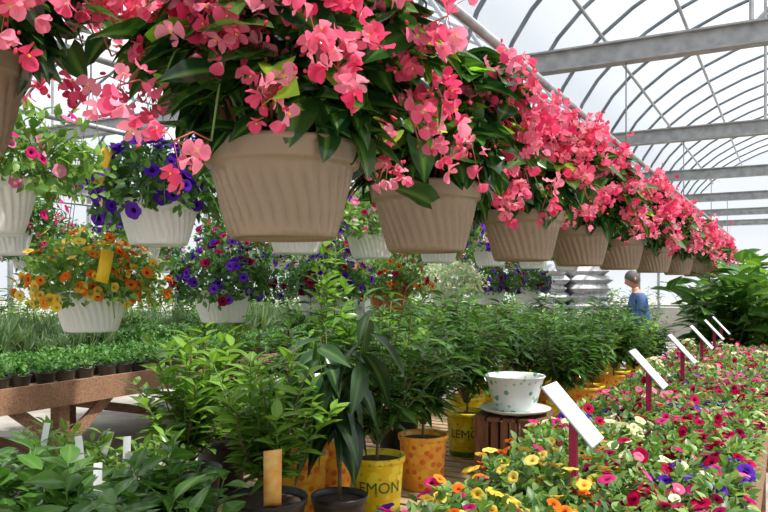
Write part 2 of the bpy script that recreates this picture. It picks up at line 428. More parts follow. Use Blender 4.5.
def trailing(seed, fl, leaf='petunia_leaf', pot='white_plastic', nf=70, fs=0.026, nl=1300, R=0.25, H=0.2, hook=0.76, ll=0.034, tag=None, low=-0.4):
    global rng
    rng = np.random.default_rng(seed)
    b = B(); basket_pot(b, pot, 0.155, 0.165, hook)
    z0 = 0.19
    def dome(n, lo, k0, k1):
        u = rng.uniform(lo, 1, n); a = rng.uniform(0, 2*math.pi, n); q = np.sqrt(np.maximum(0, 1-u*u))
        D = np.stack([q*np.cos(a), q*np.sin(a), u], 1)
        bump = 1+0.16*np.sin(3*a+seed)+0.12*np.sin(7*a+u*5)
        P = D*[R, R, H]*(rng.uniform(k0, k1, n)*bump)[:, None]
        neg = D[:, 2] < 0
        P[neg, :2] *= (1.0/np.maximum(q[neg], 0.6))[:, None]*0.92
        return P+[0, 0, z0], D
    P, D = dome(nl, low, 0.6, 1.06)
    b.add(T_SML, frames(D*0.8+rv(nl, 0.6), D+rv(nl, 0.4)+[0, 0, 0.4], rng.uniform(0.7, 1.3, nl)*ll), P, rng.random(nl), leaf)
    for i in range(34):
        a = rng.uniform(0, 2*math.pi); r = R*rng.uniform(0.9, 1.25)
        P = np.array([(0.1*math.cos(a), 0.1*math.sin(a), 0.17), (0.75*r*math.cos(a), 0.75*r*math.sin(a), 0.22+rng.uniform(0, 0.08)), (r*math.cos(a), r*math.sin(a), 0.14+rng.uniform(-0.08, 0.16))])
        b.tube(P, 0.0018, 'stem_green', 4)
        k = 8; tt = rng.uniform(0, 1, k)[:, None]; Q = P[1]*(1-tt)+P[2]*tt
        b.add(T_SML, frames(rv(k), rv(k, .5)+[0, 0, 1], rng.uniform(0.8, 1.2, k)*ll), Q, rng.random(k), leaf)
    P, D = dome(nf, low*0.9, 1.0, 1.14)
    ch = rng.integers(0, len(fl), nf)
    for i, mname in enumerate(fl):
        q = ch == i
        b.add(T_PET, facing(D[q]+rv(q.sum(), 0.3)+[0, 0, 0.15], rng.uniform(0.8, 1.15, q.sum())*fs), P[q], rng.random(q.sum()), mname)
    if tag:
        b.box((-0.024, -0.002, 0), (0.024, 0.002, 0.13), tag, roty(0.25)@rotx(-0.15), (-0.05, -R*1.05, 0.2))
        b.tube([(0, -0.12, 0.17), (-0.05, -R*1.05, 0.21)], 0.002, 'wire', 4)
    return b.mesh('trailing_basket_%d' % seed)

def support(name, X, Z, y0=-0.3, y1=16):
    b = B(); b.tube([(X, y0, Z), (X, y1, Z)], 0.017, 'galvanised_steel', 10)
    for y in (2, 5, 8, 11, 14):
        if y < y1: b.tube([(X, y, Z-0.017), (X, y, 2.96)], 0.005, 'galvanised_steel', 6)
    place(b.mesh(name), name)

PIPE = 2.372
support('basket_support_pipe', -0.93, PIPE)
support('basket_support_pipe', -1.50, 2.545, y1=2.6)
support('basket_support_pipe', -2.08, 2.40)
support('basket_support_pipe', -2.52, 2.44)
support('basket_support_pipe', -3.7, 2.46)

hk = PIPE-1.595
beg = [begonia(s, hook=hk-0.02) for s in (3, 8, 21)]
ys = [1.27, 1.97, 2.86, 3.77, 4.77, 6.05, 7.5, 9.0, 10.6]
for i, y in enumerate(ys):
    place(beg[(i+1) % 3], 'begonia_hanging_basket', (-0.93, y, 1.595), rz=(i+1)*1.9+0.3)
place(beg[0], 'begonia_hanging_basket', (-1.50, 0.90, 1.77), rz=0.9)

FL_A = trailing(31, ['petal_purple'], 'petunia_leaf_dark', nf=130, fs=0.03, hook=0.75, tag='label_yellow')
FL_B = trailing(32, ['petal_pink', 'petal_magenta'], 'petunia_leaf', nf=50, fs=0.022, hook=0.75, R=0.28)
FL_E = trailing(33, ['petal_pink', 'petal_purple'], 'petunia_leaf', nf=60, fs=0.027, hook=0.75)
row = [(1.37, FL_B), (2.06, FL_A), (2.95, FL_E), (3.68, FL_B), (4.6, FL_A), (5.6, FL_E), (6.7, FL_B), (7.9, FL_A)]
for i, (y, me) in enumerate(row):
    place(me, 'petunia_hanging_basket', (-2.08, y, 1.648), rz=(0.5, 0.1)[i] if i < 2 else i*1.3)
LH = 2.44-1.31-0.002
FL_C = trailing(41, ['petal_orange', 'petal_orange', 'petal_yellow'], 'petunia_leaf', nf=170, fs=0.024, hook=LH, tag='label_yellow', R=0.25)
FL_D = trailing(42, ['petal_darkred', 'petal_purple', 'petal_purple'], 'petunia_leaf_dark', nf=110, fs=0.024, hook=LH, R=0.25)
FL_S = trailing(43, ['petal_cream'], 'silver_leaf', nf=50, fs=0.018, nl=1400, hook=LH, R=0.3)
FL_R = trailing(44, ['petal_red', 'petal_orange'], 'petunia_leaf', pot='terracotta', nf=70, hook=LH)
row = [(1.3, FL_D, 'petunia'), (2.12, FL_C, 'calibrachoa'), (2.93, FL_D, 'petunia'), (3.84, FL_D, 'petunia'), (4.72, FL_R, 'geranium'), (5.75, FL_S, 'dusty_miller'), (6.75, FL_D, 'petunia'), (7.9, FL_D, 'petunia')]
for i, (y, me, nm) in enumerate(row):
    place(me, nm+'_hanging_basket', (-2.52, y, 1.31), rz=0.3+i*0.9)
H3 = 2.46-1.66-0.002
FL_3 = [trailing(51, ['petal_purple', 'petal_pink'], 'petunia_leaf_dark', nf=60, hook=H3), trailing(52, ['petal_magenta'], 'petunia_leaf_dark', nf=60, hook=H3)]
for i, y in enumerate(np.arange(1.6, 12, 0.95)):
    place(FL_3[i % 2], 'petunia_hanging_basket', (-3.7, float(y), 1.66), rz=i*1.1)
support('basket_support_pipe', -5.5, 2.46)
support('basket_support_pipe', -7.4, 2.46)
for xx in (-5.5, -7.4):
    for i, y in enumerate(np.arange(2.2, 13, 1.05)):
        place(FL_3[(i+1) % 2], 'petunia_hanging_basket', (xx, float(y), 1.66), rz=i*1.7)

# ------------------------------------------------------------------ shrubs in nursery pots
def nursery_pot(b, mat, r=0.128, h=0.28, band=None, text=None, face=0.0):
    k = r/0.128
    prof = [(0.095*k, 0.004), (0.098*k, 0), (0.102*k, 0.005), (0.122*k, h-0.03), (0.123*k, h-0.028), (0.129*k, h-0.027), (0.131*k, h-0.004), (0.129*k, h), (0.124*k, h-0.002), (0.121*k, h-0.035)]
    b.lathe(prof, 48, mat)
    v = [(0, 0, h-0.022)]+[(0.123*k*math.cos(a), 0.123*k*math.sin(a), h-0.03) for a in np.linspace(0, 2*math.pi, 25)[:-1]]
    b.raw(v, [(0, 1+i, 1+(i+1) % 24) for i in range(24)], 'soil')
    if band:
        b.lathe([(0.1035*k, 0.012), (0.1065*k, 0.045)], 48, band)
    if text:
        cu = bpy.data.curves.new('t', 'FONT'); cu.body = text; cu.size = 0.072; cu.align_x = 'CENTER'; cu.resolution_u = 3
        ob = bpy.data.objects.new('t', cu); scene.collection.objects.link(ob)
        me = ob.to_mesh(); vs = np.array([v.co[:] for v in me.vertices]); fs = [tuple(p.vertices) for p in me.polygons]
        ob.to_mesh_clear(); bpy.data.objects.remove(ob); bpy.data.curves.remove(cu)
        z = vs[:, 1]+0.13; rr = (0.102+0.020*(z/(h-0.03)))*k+0.0025
        a = face+vs[:, 0]/rr
        b.raw(np.stack([rr*np.cos(a), rr*np.sin(a), z], 1), fs, 'pot_text')

def shrub(b, z0, Hh, R, nst, per, tpl, ll, leafmat, stem='bark', trunk=0.08, up=0.35, droop=0.0, tmin=0.2):
    if trunk > 0:
        b.tube([(0, 0, z0-0.03), (0.004, 0, z0+trunk)], [0.009, 0.007], stem, 7)
    for i in range(nst):
        a = i*2.39996+rng.normal(0, 0.25); rad = R*math.sqrt((i+0.6)/nst)*rng.uniform(0.8, 1.15); hh = (Hh-trunk)*rng.uniform(0.6, 1.1)*(1-0.25*(i/nst))
        t = np.linspace(0, 1, 7)
        P = np.stack([rad*t**0.85*math.cos(a)+0.012*np.sin(5*t+i), rad*t**0.85*math.sin(a)+0.012*np.cos(4*t+i), z0+trunk+hh*t**0.95], 1)
        b.tube(P, np.linspace(0.005, 0.0018, 7), stem if i % 2 else 'stem_green', 5)
        tl = np.linspace(tmin, 1.0, per)+rng.normal(0, 0.02, per); tl = np.clip(tl, 0, 1)
        L = np.stack([np.interp(tl, t, P[:, k]) for k in range(3)], 1)
        g = np.arange(per)*2.4+rng.uniform(0, 6)
        d = np.stack([np.cos(g), np.sin(g), np.full(per, up)], 1)+rv(per, 0.22)
        d[:, 2] += (tl**3)*0.5-droop
        s = rng.uniform(0.7, 1.1, per)*ll*(1-0.25*tl)
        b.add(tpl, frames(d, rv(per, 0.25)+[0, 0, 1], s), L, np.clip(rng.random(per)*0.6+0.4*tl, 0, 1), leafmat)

def potted(seed, kind, pot='black_plastic', Hh=0.6, text=None, r=0.128, h=0.28, face=0, tag=None):
    global rng
    rng = np.random.default_rng(seed)
    b = B()
    nursery_pot(b, pot, r, h, 'pot_green_band' if pot in ('lemon_pot',) else None, text, face)
    z = h-0.03
    if kind == 'citrus': shrub(b, z, Hh, 0.27*Hh/0.6, 20, 22, T_CIT, 0.125, 'citrus_leaf', up=0.35, trunk=0.06, tmin=0.12)
    if kind == 'laurel': shrub(b, z, Hh, 0.27*Hh/0.6, 19, 24, T_LONG, 0.145, 'laurel_leaf', up=0.25, droop=0.15)
    if kind == 'avocado': shrub(b, z, Hh, 0.18, 5, 11, T_AVO, 0.27, 'avocado_leaf', up=0.0, droop=0.8, trunk=0.3, tmin=0.1)
    if kind == 'vine': shrub(b, z, Hh, 0.13, 5, 30, T_CIT, 0.12, 'citrus_leaf', up=0.3, trunk=0.25)
    if kind == 'low': shrub(b, z, Hh, 0.22, 15, 13, T_BIG, 0.15, 'laurel_leaf', stem='stem_green', up=0.35, trunk=0.0)
    if kind == 'lowcit': shrub(b, z, Hh, 0.2, 20, 17, T_CIT, 0.085, 'citrus_leaf', stem='stem_green', up=0.4, trunk=0.0)
    if tag:
        w, hh, tm, ang, dist = tag
        o = (dist*math.cos(ang), dist*math.sin(ang), h-0.03)
        R_ = rotz(ang+math.pi/2)@rotx(0.42)@roty(-0.08)
        b.box((-w/2, -0.0015, 0.0), (w/2, 0.0015, hh), tm, R_, o)
        b.box((-w/5, -0.001, -0.07), (w/5, 0.001, 0.0), tm, R_, o)
    return b.mesh('potted_%s_%d' % (kind, seed))

ZB = 0.45
CAMANG = math.radians(-61.5)
me_cit_o = potted(61, 'citrus', 'black_plastic', 0.56, tag=(0.062, 0.27, 'label_orange', CAMANG+0.35, 0.12), r=0.15)
me_lau_l = potted(62, 'laurel', 'lemon_pot', 0.74, text='LEMON', face=CAMANG)
me_lau_o = potted(63, 'laurel', 'orange_pot', 0.64)
me_cit_b = potted(64, 'citrus', 'black_plastic', 0.60)
me_cit_y = potted(65, 'citrus', 'lemon_pot', 0.66)
me_avo = potted(66, 'avocado', 'black_plastic', 0.8, r=0.11, h=0.22)
me_vine = potted(67, 'vine', 'orange_pot', 1.12)
me_low = potted(68, 'low', 'black_plastic', 0.42, r=0.1, h=0.2)
me_low2 = potted(69, 'low', 'black_plastic', 0.36, r=0.1, h=0.2)
me_lowc = potted(70, 'lowcit', 'black_plastic', 0.36, r=0.1, h=0.2)
me_lau_y2 = potted(71, 'laurel', 'lemon_pot', 0.76, text='LEMON', face=CAMANG)
plants = [
 (-1.68, 2.19, me_cit_o, 'potted_citrus_tree'), (-1.57, 2.52, me_avo, 'potted_avocado_tree'), (-1.65, 2.97, me_lau_l, 'potted_lemon_tree'),
 (-1.67, 3.50, me_lau_o, 'potted_orange_tree'), (-1.74, 4.27, me_lau_y2, 'potted_lemon_tree'), (-1.98, 2.84, me_lau_o, 'potted_orange_tree'),
 (-2.22, 2.38, me_cit_b, 'potted_citrus_tree'), (-2.05, 1.50, me_low, 'potted_camellia'), (-1.78, 1.38, me_low2, 'potted_camellia'),
 (-1.70, 1.74, me_low2, 'potted_camellia'), (-2.5, 2.9, me_cit_b, 'potted_citrus_tree'), (-2.2, 3.5, me_cit_b, 'potted_citrus_tree'),
 (-2.05, 3.2, me_vine, 'potted_passion_vine'), (-2.3, 4.5, me_cit_y, 'potted_lemon_tree'), (-1.98, 4.85, me_lau_y2, 'potted_lemon_tree'),
 (-2.45, 1.95, me_lowc, 'potted_gardenia'), (-2.4, 1.5, me_low2, 'potted_camellia'), (-2.04, 1.92, me_lowc, 'potted_gardenia'),
 (-1.45, 1.3, me_low2, 'potted_camellia'), (-2.05, 3.95, me_cit_b, 'potted_citrus_tree'), (-2.5, 3.8, me_lau_l, 'potted_lemon_tree'),
]
for i, (x, y, me, nm) in enumerate(plants):
    fixed = me in (me_cit_o, me_lau_l, me_lau_y2)
    place(me, nm, (x, y, ZB), rz=0 if fixed else i*1.7)
k = 0
for yy in np.arange(5.15, 9.3, 0.5):
    for xx in (-1.38, -1.84, -2.3):
        me, nm = [(me_lau_y2, 'potted_lemon_tree'), (me_lau_o, 'potted_orange_tree'), (me_cit_y, 'potted_lemon_tree'), (me_lau_o, 'potted_orange_tree')][k % 4]
        if not (yy < 5.2 and xx < -1.8):
            sc = 0.90+0.12*math.sin(k*7)
            place(me, nm, (xx+0.04*math.sin(k*3), float(yy), ZB), rz=0 if me is me_lau_y2 else k*1.3, sc=(sc, sc, sc*(0.97+0.12*math.sin(k*2.3)-(0.1 if yy > 7 else 0))))
        k += 1

b = B()
for i, (x, y, z) in enumerate([(-2.08, 1.38, 0.74), (-1.95, 1.42, 0.74), (-1.78, 1.30, 0.70), (-1.65, 1.36, 0.70), (-2.45, 1.82, 0.78), (-2.3, 1.9, 0.78), (-2.52, 1.42, 0.76), (-2.33, 1.42, 0.74), (-1.93, 1.83, 0.74), (-2.06, 1.88, 0.76), (-1.5, 1.27, 0.68), (-2.38, 2.05, 0.8), (-2.2, 1.75, 0.78), (-1.9, 1.62, 0.74)]):
    R_ = rotz(0.6+0.5*math.sin(i*3))@roty(0.25*math.sin(i*7))@rotx(0.2*math.cos(i*4))
    b.box((-0.013, -0.001, -0.04), (0.013, 0.001, 0.17+0.04*math.sin(i*5)), 'label_white', R_, (x, y, z))
    b.box((-0.004, -0.001, -0.24), (0.004, 0.001, -0.04), 'label_white', R_, (x, y, z))
place(b.mesh('plant_labels', False), 'plant_labels')

# ------------------------------------------------------------------ citrus bench (slats)
b = B()
for y in np.arange(0.9, 9.5, 0.115):
    b.box((-2.75, y, ZB-0.022), (-1.14, y+0.085, ZB), 'slat_wood')
for x in (-2.7, -1.95, -1.2):
    b.box((x-0.02, 0.9, ZB-0.11), (x+0.02, 9.55, ZB-0.022), 'bench_wood')
    for y in (1.0, 2.7, 4.4, 6.1, 7.8, 9.5):
        b.box((x-0.04, y-0.04, 0), (x+0.04, y+0.04, ZB-0.11), 'bench_wood')
place(b.mesh('slatted_plant_bench', False), 'slatted_plant_bench')

b = B()
cw, ch_ = 0.17, 0.32
for sx in (-1, 1):
    for sy in (-1, 1):
        b.box((sx*cw-0.02, sy*cw-0.02, 0), (sx*cw+0.02, sy*cw+0.02, ch_-0.02), 'crate_wood')
for i in range(5):
    x = -cw+i*(2*cw/4)
    b.box((x-0.034, -cw-0.02, ch_-0.02), (x+0.034, cw+0.02, ch_), 'crate_wood')
for i in range(6):
    x = -cw+0.035+i*(2*cw-0.07)/5
    for sy in (-1, 1):
        b.box((x-0.019, sy*(cw+0.005)-0.006, 0.02), (x+0.019, sy*(cw+0.005)+0.006, ch_-0.022), 'crate_wood')
        b.box((sy*(cw+0.005)-0.006, x-0.019, 0.02), (sy*(cw+0.005)+0.006, x+0.019, ch_-0.022), 'crate_wood')
place(b.mesh('wooden_crate', False), 'wooden_crate', (-1.37, 4.08, ZB), rz=0.15)
b = B()
b.lathe([(0.07, 0.006), (0.09, 0), (0.12, 0.004), (0.185, 0.022), (0.2, 0.032), (0.203, 0.037), (0.198, 0.039), (0.15, 0.02), (0.08, 0.014)], 56, 'glazed_ceramic')
b.lathe([(0.085, 0.0), (0.1, 0.002), (0.104, 0.012), (0.112, 0.025), (0.128, 0.06), (0.142, 0.11), (0.155, 0.16), (0.168, 0.19), (0.172, 0.196), (0.168, 0.2), (0.16, 0.194), (0.145, 0.15)], 56, 'painted_ceramic', c=(0, 0, 0.02))
b.lathe([(0.146, 0.17), (0.02, 0.176)], 32, 'soil', closed=True)
place(b.mesh('ceramic_planter'), 'ceramic_planter', (-1.37, 4.08, ZB+ch_))

# ------------------------------------------------------------------ petunia bench
def flat(seed, fl, nf=48, nl=1300, w=0.4, l=0.52, h=0.11, leaf='bedding_leaf', fs=0.026, ll=0.036):
    global rng
    rng = np.random.default_rng(seed)
    b = B()
    b.box((-w/2, -l/2, 0), (w/2, l/2, 0.004), 'black_plastic')
    for s_ in (-1, 1):
        b.box((s_*(w/2-0.004)-0.004, -l/2, 0), (s_*(w/2-0.004)+0.004, l/2, 0.05), 'black_plastic')
        b.box((-w/2, s_*(l/2-0.004)-0.004, 0), (w/2, s_*(l/2-0.004)+0.004, 0.05), 'black_plastic')
    b.box((-w/2+0.008, -l/2+0.008, 0.004), (w/2-0.008, l/2-0.008, 0.042), 'soil')
    px = (np.arange(3)-1)*w/3; py = (np.arange(4)-1.5)*l/4
    gx, gy = np.meshgrid(px, py); ctr = np.stack([gx.ravel(), gy.ravel()], 1)
    hv = rng.uniform(0.7, 1.3, len(ctr))
    ccol = rng.integers(0, len(fl), len(ctr))
    def pts(n, k0, k1, lo):
        ci = rng.integers(0, len(ctr), n); c = ctr[ci]
        u = rng.uniform(lo, 1, n); a = rng.uniform(0, 2*math.pi, n); q = np.sqrt(1-u*u)
        D = np.stack([q*np.cos(a), q*np.sin(a), u], 1)
        kk = rng.uniform(k0, k1, n)[:, None]
        P = D*[0.088, 0.088, h]*kk
        P[:, 2] *= hv[ci]
        P[:, :2] += c; P[:, 2] += 0.035
        return P, D, ci
    P, D, _ = pts(nl, 0.5, 1.08, 0.0)
    b.add(T_SML, frames(D*[1, 1, 0.7]+rv(nl, 0.5), D*0.4+rv(nl, 0.3)+[0, 0, 1], rng.uniform(0.7, 1.3, nl)*ll), P, rng.random(nl), leaf)
    P, D, ci = pts(nf, 1.03, 1.35, 0.3)
    ch = np.where(rng.random(nf) < 0.75, ccol[ci], rng.integers(0, len(fl), nf))
    for i, mname in enumerate(fl):
        q = ch == i
        b.add(T_PET, facing(D[q]*0.7+rv(q.sum(), 0.45)+[0.15, -0.3, 0.8], rng.uniform(0.7, 1.15, q.sum())*fs), P[q], rng.random(q.sum()), mname)
    return b.mesh('flat_%d' % seed)
F_Y = flat(81, ['petal_yellow', 'petal_orange', 'petal_yellow', 'petal_magenta'], nf=60)
F_C = flat(82, ['petal_cream', 'petal_yellow', 'petal_red', 'petal_magenta'], nf=62)
F_R = flat(83, ['petal_red', 'petal_magenta', 'petal_red', 'petal_darkred'], nf=66)
F_P = flat(84, ['petal_purple', 'petal_magenta', 'petal_cream'], nf=55)
F_K = flat(85, ['petal_rose', 'petal_magenta', 'petal_cream', 'petal_magenta'], nf=75)
F_M = flat(86, ['petal_red', 'petal_rose', 'petal_magenta', 'petal_purple', 'petal_cream'], nf=70)
ZP = 0.76
bed = empty('petunia_flats', (0, 0, ZP))
colL = [F_P, F_P, F_Y, F_Y, F_C, F_M, F_K, F_R, F_M, F_C, F_K, F_M, F_K, F_C]
colR = [F_R, F_R, F_R, F_M, F_R, F_R, F_M, F_R, F_K, F_M, F_R, F_C, F_K, F_M]
for i in range(14):
    y = 0.98+i*0.535
    place(colL[i], 'flat_left_%d' % i, (-0.735, y, 0), rz=math.pi*(i % 2), parent=bed)
    place(colR[i], 'flat_right_%d' % i, (-0.325, y, 0), rz=math.pi*((i+1) % 2), parent=bed)
b = B()
b.box((-0.95, 0.7, ZP-0.025), (-0.11, 8.3, ZP), 'slat_wood')
for x in (-0.945, -0.115):
    b.box((x-0.018, 0.68, ZP-0.13), (x+0.018, 8.32, ZP+0.035), 'bench_wood')
for y in np.arange(0.75, 8.4, 1.5):
    b.box((-0.95, y-0.02, ZP-0.11), (-0.11, y+0.02, ZP-0.025), 'bench_wood')
    for x in (-0.88, -0.17):
        b.box((x-0.04, y-0.04, 0), (x+0.04, y+0.04, ZP-0.03), 'bench_wood')
place(b.mesh('flower_bench', False), 'flower_bench')

b = B()
b.box((-0.012, -0.012, -0.12), (0.012, 0.012, 0.16), 'magenta_post')
Rt = roty(math.radians(48))
o_ = (0, 0, 0.175)
b.box((-0.115, -0.078, -0.002), (0.115, 0.078, 0.002), 'label_white', Rt, o_)
b.box((-0.118, -0.081, -0.005), (0.118, 0.081, -0.002), 'label_grey', Rt, o_)
b.box((-0.02, -0.02, -0.02), (0.02, 0.02, -0.005), 'magenta_post', Rt, o_)
for i, (w0, w1) in enumerate([(-0.05, 0.05), (-0.06, 0.04), (-0.06, 0.055), (-0.06, 0.02)]):
    x = -0.07+i*0.04
    b.box((x-0.004, w0, 0.002), (x+0.004, w1, 0.0026), 'label_print', Rt, o_)
sg = b.mesh('sign', False)
for y in (2.36, 3.8, 5.1, 6.3, 7.4, 8.2):
    place(sg, 'price_sign', (-0.60, y, 0.92))

# ------------------------------------------------------------------ left seedling bench
b = B()
ZL = 0.80
b.box((-6.6, 0.2, ZL-0.03), (-4.5, 12.2, ZL), 'slat_wood')
for x in (-6.6, -4.5):
    b.box((x-0.02, 0.2, ZL-0.15), (x+0.02, 12.2, ZL+0.02), 'bench_wood')
for y in np.arange(0.4, 12.3, 1.6):
    b.box((-6.6, y-0.02, ZL-0.12), (-4.5, y+0.02, ZL-0.03), 'bench_wood')
    for x in (-6.5, -4.6):
        b.box((x-0.045, y-0.045, 0), (x+0.045, y+0.045, ZL-0.03), 'bench_wood')
    b.beam((-4.56, y, 0.35), (-4.56, y+0.45, ZL-0.1), 0.03, 0.08, 'bench_wood')
    b.beam((-4.56, y, 0.35), (-4.56, y-0.45, ZL-0.1), 0.03, 0.08, 'bench_wood')
    b.beam((-4.6, y, 0.3), (-6.5, y, 0.3), 0.03, 0.08, 'bench_wood')
place(b.mesh('seedling_bench', False), 'seedling_bench')

def tray(seed, kind):
    global rng
    rng = np.random.default_rng(seed); b = B()
    for i in range(3):
        for j in range(3):
            cx, cy = (i-1)*0.16, (j-1)*0.166
            b.lathe([(0.05, 0), (0.056, 0.002), (0.072, 0.075), (0.076, 0.077), (0.076, 0.082), (0.069, 0.08), (0.067, 0.07)], 14, 'black_plastic', c=(cx, cy, 0))
            b.lathe([(0.067, 0.068), (0.01, 0.072)], 12, 'soil', c=(cx, cy, 0), closed=True)
            kk = rng.uniform(0.5, 1.2)
            if kind == 'seed':
                n = 80; d = rv(n, 0.6)+[0, 0, 0.7]
                P = rv(n, 0.03)*[1, 1, kk]+[cx, cy, 0.075+0.05*kk]; P[:, 2] = np.maximum(P[:, 2], 0.072)
                b.add(T_SML, frames(d, rv(n, .4)+[0, 0, 1], rng.uniform(0.025, 0.045, n)), P, rng.random(n), 'seedling_leaf')
            elif kind == 'mid':
                n = 150; u = rng.random(n)
                P = rv(n, 0.045)*[1, 1, 0]+[cx, cy, 0.08]; P[:, 2] += u*0.26*kk
                b.add(T_SML, frames(rv(n, 0.8)+[0, 0, 0.5], rv(n, .4)+[0, 0, 1], rng.uniform(0.03, 0.055, n)), P, rng.random(n), 'petunia_leaf_dark')
            else:
                n = 70; d = rv(n, 0.28)+[0, 0, 1]
                P = rv(n, 0.02)*[1, 1, 0]+[cx, cy, 0.07]
                b.add(T_GRASS, frames(d, rv(n), rng.uniform(0.15, 0.38, n)*kk), P, rng.random(n), 'grass_leaf')
                n = 170; P = rv(n, 0.045)*[1, 1, 1.6*kk]+[cx, cy, 0.1+0.13*kk]; P[:, 2] = np.maximum(P[:, 2], .07)
                b.add(T_GRASS, frames(rv(n, .7)+[0, 0, .7], rv(n), rng.uniform(0.05, 0.1, n)), P, rng.random(n), 'grass_leaf')
    return b.mesh('tray_%s' % kind)
ts, tm_, tg = tray(91, 'seed'), tray(93, 'mid'), tray(92, 'herb')
tr_ = empty('seedling_pots', (0, 0, ZL))
for i in range(22):
    y = 0.5+i*0.53
    for j, x in enumerate((-4.8, -5.3, -5.8, -6.3)):
        t_ = ts if j < 2 else ((tm_ if (i//3) % 2 else tg) if j == 2 else (tg if (i//2) % 2 else tm_))
        place(t_, 'tray_%d_%d' % (i, j), (x, y, 0), rz=math.pi/2*((i+j) % 4), sc=1.0, parent=tr_)

sh = [potted(101, 'citrus', 'black_plastic', 0.9, r=0.16, h=0.3), potted(102, 'laurel', 'black_plastic', 1.05, r=0.16, h=0.3)]
gi = 0
for y in np.arange(1.2, 15, 0.8):
    for x in (-8.2, -9.3):
        place(sh[(gi//2+gi) % 2 if gi % 5 else 1], 'potted_shrub', (x+0.1*math.sin(gi*2), float(y), 0.0), rz=gi*1.1, sc=1.2+0.2*math.sin(gi*5)); gi += 1
for x in np.arange(-7.6, -2.3, 0.75):
    for y in (13.4, 14.4):
        place(sh[gi % 2], 'potted_shrub', (float(x), y, 0.0), rz=gi*1.1, sc=1.2+0.2*math.sin(gi*5)); gi += 1

def bigleaf(seed):
    global rng
    rng = np.random.default_rng(seed); b = B(); nursery_pot(b, 'black_plastic', 0.2, 0.38)
    shrub(b, 0.35, 1.4, 0.62, 15, 13, T_BIG, 0.46, 'citrus_leaf' if seed % 2 else 'laurel_leaf', up=0.3, droop=0.1, trunk=0.15)
    return b.mesh('bigleaf_%d' % seed)
bl = [bigleaf(111), bigleaf(112)]
for i, (x, y, s_) in enumerate([(-0.58, 9.15, 1.0), (-0.1, 10.1, 1.12), (-0.9, 11.4, 0.95), (0.35, 9.1, 1.05), (-0.1, 11.6, 1.15), (0.7, 11.0, 1.15), (1.3, 9.8, 1.1)]):
    place(bl[(i+1) % 2], 'potted_magnolia', (x, y, 0), rz=i*2.1, sc=s_)

b = B()
def sack(b, c, L=0.6, W=0.42, H=0.15, rz=0):
    v = []; nx, ny = 10, 8; f = []
    for side in (1, -1):
        for i in range(nx+1):
            for j in range(ny+1):
                u = i/nx*2-1; w = j/ny*2-1
                e = (max(0, 1-abs(u)**3.2)*max(0, 1-abs(w)**3.2))**0.45
                x = u*L/2*(1-0.06*(1-abs(w))); y = w*W/2*(1-0.06*(1-abs(u)))
                z = side*H/2*e*(1+0.06*math.sin(7*u+c[2]*9)*math.sin(5*w))
                p = rotz(rz)@np.array([x, y, z]); v.append(p+np.array(c))
    n1 = (nx+1)*(ny+1)
    for s_ in (0, 1):
        for i in range(nx):
            for j in range(ny):
                q = (i*(ny+1)+j, (i+1)*(ny+1)+j, (i+1)*(ny+1)+j+1, i*(ny+1)+j+1)
                f.append(tuple(s_*n1+k for k in (q if s_ == 0 else q[::-1])))
    b.raw(v, f, 'sack')
b.box((-0.6, -0.5, 0.1), (0.6, 0.5, 0.13), 'bench_wood')
for x in (-0.55, 0, 0.55): b.box((x-0.04, -0.5, 0), (x+0.04, 0.5, 0.1), 'bench_wood')
for l_ in range(13):
    for i, (x, y) in enumerate(((-0.3, -0.22), (0.3, -0.22), (-0.3, 0.22), (0.3, 0.22))):
        sack(b, (x+0.03*math.sin(l_*3+i), y+0.02*math.sin(l_*2+i*3), 0.2+l_*0.125), H=0.19, rz=0.12*math.sin(l_*5+i*2))
place(b.mesh('soil_bag_stack'), 'soil_bag_stack', (-2.95, 11.0, 0), rz=0.5)

